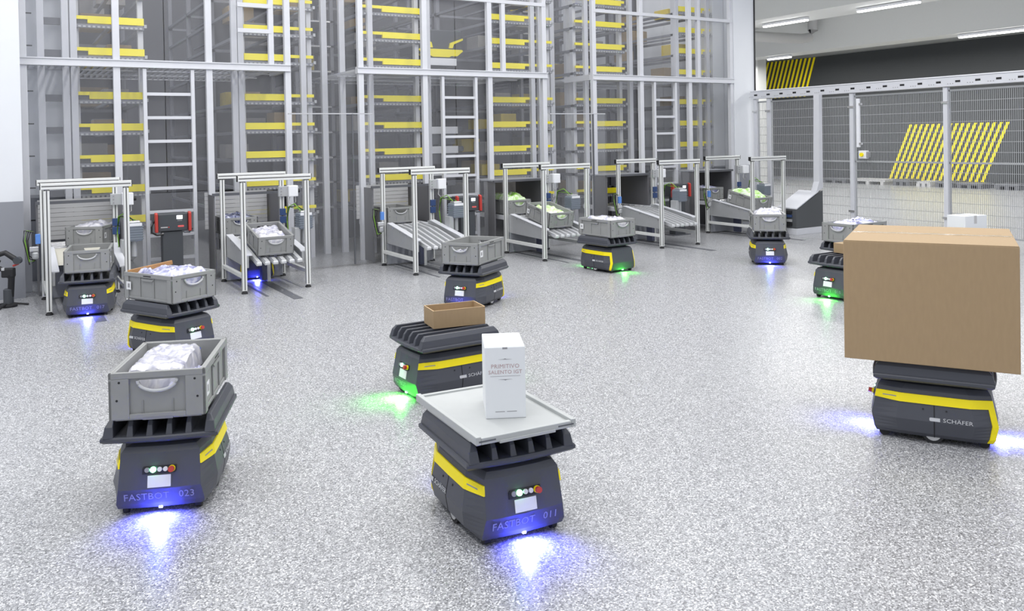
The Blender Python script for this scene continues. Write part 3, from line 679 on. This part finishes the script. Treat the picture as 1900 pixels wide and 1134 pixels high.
text('lettering', 'PRIMITIVO', .0235, winered, t, fr @ Matrix.Translation((0, .208, 0)), ext=.0002, space=1.05)
text('lettering', 'SALENTO IGT', .0215, winered, t, fr @ Matrix.Translation((0, .185, 0)), ext=.0002, space=1.02)
bx('printed_rule', greyprt, t, -.060, .060, -.1206, -.1201, .1685, .1697)
for z, k in ((.236, 1), (.156, -1)):
    MB().prism([(-.028, 0), (-.006, .0016*k), (0, .004*k), (.006, .0016*k), (.028, 0), (0, -.0008*k)], lambda u, v, q_: (u, q_, z+v), -.1206, -.1201).build('printed_flourish', greyprt, t)
bx('printed_small_line', greyprt, t, -.042, -.004, -.1206, -.1201, .026, .0285); bx('printed_small_line', greyprt, t, .004, .044, -.1206, -.1201, .026, .0285)
# small carton on robot 010 and white carton far right
t = thing('closed_carton', 'small flat brown carton on robot 010, beside the large carton', 'carton', (6.99, 5.12, ZC), R(-6))
bx('box', card, t, -.17, .17, -.20, .17, 0, .095, .003); bx('tape', tapem, t, -.17, .17, -.02, .02, .095, .096)
t = thing('closed_carton', 'small white carton showing above the large brown carton', 'carton', (8.95, 5.22, ZC), R(-10))
bx('box', whitecard, t, -.15, .17, -.10, .13, 0, .235, .003); bx('tape', flapm, t, -.02, .02, -.101, .13, .15, .236)

# ------------------------------------------------------------------ conveyor stations
XS = [.348, 2.117, 4.054, 5.838, 7.782, 9.572]; PW, PD, PY0, PH = .67, .94, 8.845, 1.16
def profile_bar(name, m, parent, x0, x1, y0, y1, z0, z1, axis):
    """square aluminium extrusion: solid bar with a dark groove line on each long face"""
    o = bx(name, m, parent, x0, x1, y0, y1, z0, z1, .004); g = MB(); e = .0008; q = .005
    xm, ym, zm = (x0+x1)/2, (y0+y1)/2, (z0+z1)/2
    if axis == 'z':
        g.box(x0-e, x1+e, ym-q, ym+q, z0+.01, z1-.01); g.box(xm-q, xm+q, y0-e, y1+e, z0+.01, z1-.01)
    else:
        g.box(x0+.01, x1-.01, y0-e, y1+e, zm-q, zm+q); g.box(x0+.01, x1-.01, ym-q, ym+q, z0-e, z1+e)
    g.build('groove', aludark, o); return o
def build_station():
    t = thing('conveyor_station', '', 'conveyor')
    r = .024
    for ix in (0, 1):
        for iy in (0, 1):
            cx, cy = ix*PW, iy*PD
            p_ = profile_bar('post', alu, t, cx-r, cx+r, cy-r, cy+r, .03, PH-.001, 'z')
            MB().tube([(cx, cy, 0), (cx, cy, .012), (cx, cy, .03)], [.032, .032, .012], 12).build('foot', rubber, p_)
            bx('cap', black, p_, cx-r, cx+r, cy-r, cy+r, PH-.012, PH+.0)
    for iy in (0, 1):
        b_ = profile_bar('top_beam', alu, t, -.05, PW+.05, iy*PD-r, iy*PD+r, PH, PH+.06, 'x')
        for s in (-.055, PW+.05): bx('end_cap', black, b_, s, s+.005, iy*PD-r, iy*PD+r, PH, PH+.06)
    # sloping side cheeks
    for s, xx in ((0, .03), (1, PW-.055)):
        c = MB().prism([(.02, .26), (.90, .28), (.96, .30), (.96, .52), (.86, .525), (.08, .40), (.02, .385)], lambda u, v, q: (q, u, v), xx, xx+.025).build('side_cheek', steel, t, .003)
        MB().prism([(.02, .385), (.08, .405), (.86, .53), (.86, .538), (.06, .408), (.02, .395)], lambda u, v, q: (q, u, v), xx-.012, xx+.06).build('cheek_flange', postm, c)
        for u in (.1, .3, .5, .7): MB().tube([(xx-.002+.03*s, u, .40+.13*(u-.08)/.8-.02), (xx-.008+.04*s, u, .40+.13*(u-.08)/.8-.02)], .007, 8).build('bolt', silver, c)
    # belts / slats
    for i in range(6):
        xx = .105+i*.085
        o = MB().prism([(-.10, .292), (-.085, .285), (.62, .43), (1.0, .465), (1.0, .50), (.62, .468), (-.09, .325), (-.10, .318)], lambda u, v, q: (q, u, v), xx, xx+.054).build('slat', mat('slat_steel', (.58, .59, .60), .35, metal=.2), t, .006)
        MB().prism([(-.088, .3262), (.62, .4695), (1.0, .501), (1.0, .503), (.62, .472), (-.09, .3285)], lambda u, v, q: (q, u, v), xx+.002, xx+.010).build('belt', shelfm, o)
    # lower frame
    for xx in (.0, PW): profile_bar('lower_rail', alu, t, xx-.02, xx+.02, .03, PD-.03, .155, .195, 'x') if False else bx('lower_rail', alu, t, xx-.02, xx+.02, .025, PD-.025, .155, .195, .003)
    for y_ in (.30, .86): bx('cross_bar', steeld, t, .05, PW-.05, y_, y_+.04, .30, .34)
    bx('inner_leg', alu, t, .40, .44, .62, .66, .0, .30, .003); bx('inner_panel', mat('blue_grey_panel', (.09, .10, .16), .4), t, .34, .39, .60, .72, .02, .30)
    bx('guard_plate', wallg, t, .02, PW-.02, PD-.06, PD-.045, .02, .28)
    # transfer section towards the rack
    for xx in (.05, PW-.09): bx('transfer_rail', postm, t, xx, xx+.04, PD, 1.9, .44, .50, .003)
    for k in range(7): MB().tube([(.09, 1.02+k*.13, .475), (PW-.09, 1.02+k*.13, .475)], .022, 10).build('roller', silver, t, smooth=True)
    bx('tunnel_head', steeld, t, -.06, PW+.12, PD+.20, PD+.24, .955, .985); bx('tunnel_roof', wallg, t, -.06, PW+.12, PD+.24, 1.9, .97, .985)
    bx('tunnel_side', mat('tunnel_grey', (.15, .15, .16), .5), t, PW+.08, PW+.10, PD+.22, 1.9, .02, .96); bx('tunnel_side', mat('tunnel_grey'), t, -.05, -.035, PD+.22, 1.45, .02, .96)
    # electrical boxes, drive, pneumatics
    j = bx('junction_box', steel, t, PW-.05, PW+.06, PD-.065, PD-.026, .93, 1.05, .004)
    for z in (.955, .99, 1.025): disc(MB(), frame((PW-.02, PD-.065, z), (1, 0, 0), (0, -1, 0)), 0, 0, .008, 0, .006, 10).build('gland', greyprt, j)
    bx('isolator_box', white, t, PW+.06, PW+.17, PD-.10, PD-.0, .925, 1.055, .008); MB().tube([(PW+.17, PD-.05, .99), (PW+.20, PD-.05, .99)], .022, 12).build('rotary_switch', black, t)
    MB().tube([(PW+.08, PD-.06, .925), (PW+.07, PD-.06, .86), (PW+.11, PD-.05, .82), (PW+.15, PD-.05, .86), (PW+.15, PD-.05, .925)], .006, 6).build('loop_cable', flapm, t, smooth=True)
    m_ = bx('drive_motor', motorm, t, PW+.05, PW+.20, .42, .58, .58, .76, .012)
    for k in range(6): bx('cooling_fin', motorm, m_, PW+.045, PW+.205, .415, .585, .60+k*.025, .608+k*.025)
    bx('motor_label', white, m_, PW+.06, PW+.19, .414, .42, .735, .765); bx('motor_top', silver, m_, PW+.07, PW+.18, .44, .56, .76, .785, .01)
    MB().tube([(PW+.12, .5, .58), (PW+.12, .5, .42), (PW+.09, .5, .36)], .03, 10).build('drive_shaft', steel, t, smooth=True); bx('motor_mount', steel, t, PW+.0, PW+.06, .44, .56, .40, .60, .004)
    for k in range(2): bx('terminal_box', bluebox, t, PW-.035, PW+.035, PD-.055, PD-.025, .62+k*.09, .70+k*.09, .004)
    for k, (c_, dx) in enumerate(((cableg, 0), (cablem, .03), (cableg, .05))):
        MB().tube([(PW+.09+dx, .52, .79), (PW+.05+dx, .60, .86-.03*k), (PW-.0+dx*.3, .68, .82), (PW-.01, .70, .66), (PW+.0, .68, .52), (PW-.03, .60, .44)], .006, 6).build('cable', c_, t, smooth=True)
    bx('valve_block', bluelit, t, -.075, -.03, PD-.11, PD-.07, .58, .68, .006); bx('valve_block', silver, t, -.13, -.05, PD-.15, PD-.09, .51, .56, .006)
    bx('filter_unit', steel, t, -.11, -.05, PD-.15, PD-.10, .43, .51, .02)
    for k in range(4): MB().tube([(-.08, PD-.1, .70), (-.11-.02*k, PD-.08, .72), (-.14-.013*k, PD-.1, .62), (-.13, PD-.12, .47-.03*k), (-.08, PD-.12, .42)], .006, 6).build('air_hose', cableg if k == 2 else cablem, t, smooth=True)
    return t
ST0 = build_station()
sl = ['leftmost conveyor station with portal frame around robot 017', 'second conveyor station from the left, tote sliding down its slats', 'third conveyor station with empty slats, behind the robot with the empty tote', 'fourth conveyor station carrying a tote with pale bags', 'fifth conveyor station with empty slats, behind the robot seen from its rear', 'sixth and rightmost conveyor station with a lime bag tote, behind robot 002']
STS = [ST0]+[copy_tree(ST0) for _ in XS[1:]]
for i, X in enumerate(XS):
    t = STS[i]; t.location = (X, PY0, 0); tag(t, sl[i], 'conveyor', 'conveyor stations')
    if i in (0, 1, 2):
        for ch in list(t.children):
            if ch.name.split('.')[0] == 'tunnel_roof': bpy.data.objects.remove(ch)
    if i in (1, 3):
        for ch in list(t.children):
            if ch.name.split('.')[0] in ('valve_block', 'filter_unit', 'air_hose'): bpy.data.objects.remove(ch)
for ch in list(ST0.children):                          # the leftmost station has a pale transfer plate instead of slats
    if ch.name.split('.')[0] in ('slat', 'cross_bar'):
        for g_ in list(ch.children): bpy.data.objects.remove(g_)
        bpy.data.objects.remove(ch)
MB().prism([(.44, .395), (.46, .42), (.90, .50), (1.0, .505), (1.0, .49), (.90, .485)], lambda u, v, q: (q, u, v), .09, PW-.09).build('transfer_plate', mat('cream_plate', (.60, .58, .50), .4), ST0, .003)
# totes on the conveyors
def ctote(i, ly, label, cx=.335, z=None, rz=-90, pitch=None):
    if z is None: z = .333+(ly+.09)*.2 if ly < .6 else .505
    return tote(XS[i]+cx, PY0+ly, z, R(rz), label, pitch=R(11.2) if pitch is None else pitch)
ctote(1, .30, 'grey tote with white bag sliding down the slats of the second conveyor', z=.423)
bag(XS[1]+.335, PY0+.30, .51, R(-90), .48, .32, .15, bagw, 8.1, 'white bag in the tote sliding down the second conveyor', pitch=R(11.2))
ctote(3, .40, 'grey tote with pale lime bags sliding down the fourth conveyor', z=.442)
bag(XS[3]+.335, PY0+.40, .53, R(-90), .48, .32, .14, bagg, 8.9, 'pale lime bag in the tote sliding down the fourth conveyor', pitch=R(11.2))
ctote(5, .40, 'grey tote heaped with lime bags on the sixth conveyor', z=.442)
bag(XS[5]+.335, PY0+.42, .55, R(-90), .52, .34, .20, bagg, 9.5, 'bright lime and white bags heaped in the tote on the sixth conveyor', pitch=R(11.2))
for i, rz, cx, ly, m, lab in ((0, -115, .50, 1.32, bagw, 'leftmost'), (1, -90, .22, 1.30, bagn, 'second'), (2, -90, .30, 1.35, None, 'third'), (3, -90, .30, 1.35, bagg, 'fourth'), (5, -90, .30, 1.35, bagb, 'sixth')):
    ctote(i, ly, 'grey tote waiting in the tunnel opening behind the %s conveyor' % lab, cx, .50, rz, 0)
    if m: bag(XS[i]+cx, PY0+ly, .62, R(rz), .48, .34, .22 if i == 3 else .15, m, 10+i, '%s bag in the tote waiting behind the %s conveyor' % ({bagw: 'white', bagn: 'navy', bagg: 'pale lime', bagb: 'lavender'}[m], lab))
# ribbed flaps closing the tunnels of the first two
for i, lab in ((0, 'leftmost'), (1, 'second'), (2, 'third')):
    t = thing('tunnel_flap', 'pale ribbed flap closing the tunnel behind the %s conveyor' % lab, 'flap', (XS[i]-.02, PY0+1.80, .52), 0, 'tunnel flaps')
    for k in range(9): bx('flap_rib', flapm, t, 0, PW+.08, 0, .02, k*.05, k*.05+.046)
# floor guide strips
for i, X in enumerate(XS):
    t = thing('floor_guide', ['leftmost', 'second', 'third', 'fourth', 'fifth', 'sixth'][i]+' set of dark floor guide strips from the left', 'floor guide', (X, PY0, 0), 0, 'floor guides')
    for k, (a, b, y0) in enumerate(((.06, .075, -1.0), (.14, .17, -.30), (.21, .225, -.75), (.33, .42, -.62), (.43, .445, -.72), (.60, .615, -1.0))): bx('strip', steeld if k in (1, 3) else steel, t, a, b, y0, 1.0, 0, .0025)
    for yy in (-.45, -.05): MB().tube([(.375, yy, .0), (.375, yy, .007)], .014, 10).build('stud', silver, t)

# ------------------------------------------------------------------ charging consoles
def build_console():
    t = thing('charging_console', '', 'console')
    bx('pedestal', consolem, t, .08, .29, .02, .16, 0, .60, .004)
    for a, b in ((.06, .60), (.30, .60)): bx('bolt_plate', silver, t, a+.01, a+.03, .01, .02, .57, .59)
    bx('foot_plate', steeld, t, .02, .36, -.02, .20, 0, .012)
    b_ = bx('charger_body', consolem, t, .03, .345, 0, .20, .605, .80, .012)
    for xx in (.0, .345):
        MB().prism([(-.03, .60), (.03, .60), (.03, .815), (.0, .815), (-.03, .80)], lambda u, v, q: (q, u, v), xx, xx+.03).build('red_handle', redm, t, .006)
    bx('screen', screenm, b_, .225, .285, -.004, 0, .735, .775); bx('button_row', greyprt, b_, .23, .28, -.003, 0, .715, .722)
    MB().prism([(.235, .652), (.240, .646), (.295, .646), (.30, .652), (.30, .660), (.295, .666), (.24, .666), (.235, .66)], lambda u, v, q: (u, q, v), -.003, 0).build('red_badge', mat('red_badge', (.75, .12, .12), .4), b_)
    bx('pale_print', flapm, b_, .06, .13, -.002, 0, .646, .656); bx('red_print', redm, b_, .135, .15, -.002, 0, .646, .656)
    MB().tube([(.0, .03, .72), (-.03, .02, .66), (-.03, .02, .60), (.02, .01, .57), (.09, .01, .575)], .010, 8).build('charge_cable', cablem, t, smooth=True)
    MB().tube([(.375, .03, .68), (.39, .02, .62), (.36, .01, .585), (.30, .01, .59)], .012, 8).build('charge_cable', steeld, t, smooth=True)
    return t
CON0 = build_console()
for i, (x, lab) in enumerate(((1.41, 'black charging console with red handles between the first two conveyors'), (5.10, 'black charging console with red handles between the third and fourth conveyors'), (8.86, 'black charging console with red handles between the fifth and sixth conveyors'))):
    t = CON0 if i == 0 else copy_tree(CON0); t.location = (x, 9.82, 0); tag(t, lab, 'console', 'charging consoles')

# ------------------------------------------------------------------ camera gimbal on the floor at the far left
t = thing('camera_gimbal', 'black camera gimbal on small tripod feet by the left wall', 'gimbal', (.03, 9.55, 0), R(-20))
MB().tube([(0, 0, .0), (0, 0, .02), (0, 0, .035)], [.075, .075, .05], 16).build('base', black, t, smooth=True)
for a in (20, 140, 260): MB().tube([(0, 0, .04), (.17*math.cos(R(a)), .17*math.sin(R(a)), .008)], .010, 8).build('leg', black, t, smooth=True)
MB().tube([(0, 0, .03), (0, 0, .17), (0, 0, .18)], [.045, .045, .03], 14).build('battery_grip', consolem, t, smooth=True)
MB().tube([(.02, 0, .10), (.03, 0, .28), (.02, 0, .31)], [.028, .030, .045], 12).build('handle', black, t, smooth=True)
bx('motor_block', black, t, -.05, .06, -.04, .04, .29, .38, .012)
MB().tube([(-.04, 0, .36), (-.10, 0, .40), (-.08, 0, .46)], .022, 10).build('tilt_arm', black, t, smooth=True)
MB().tube([(-.12, .0, .50), (-.02, 0, .53), (.06, 0, .47), (.10, 0, .43)], .026, 10).build('roll_arm', black, t, smooth=True)
MB().tube([(.09, -.03, .45), (.09, .03, .45)], .035, 14).build('pan_motor', consolem, t, smooth=True)
MB().tube([(.05, -.01, .40), (.10, -.01, .42)], .010, 8).build('red_ring', redm, t, smooth=True)
bx('screw_light', silver, t, -.045, -.015, -.045, -.03, .36, .39, .005)

for o in list(bpy.data.objects):
    if o.get('kind') == 'structure' and o.parent is not None: del o['kind']
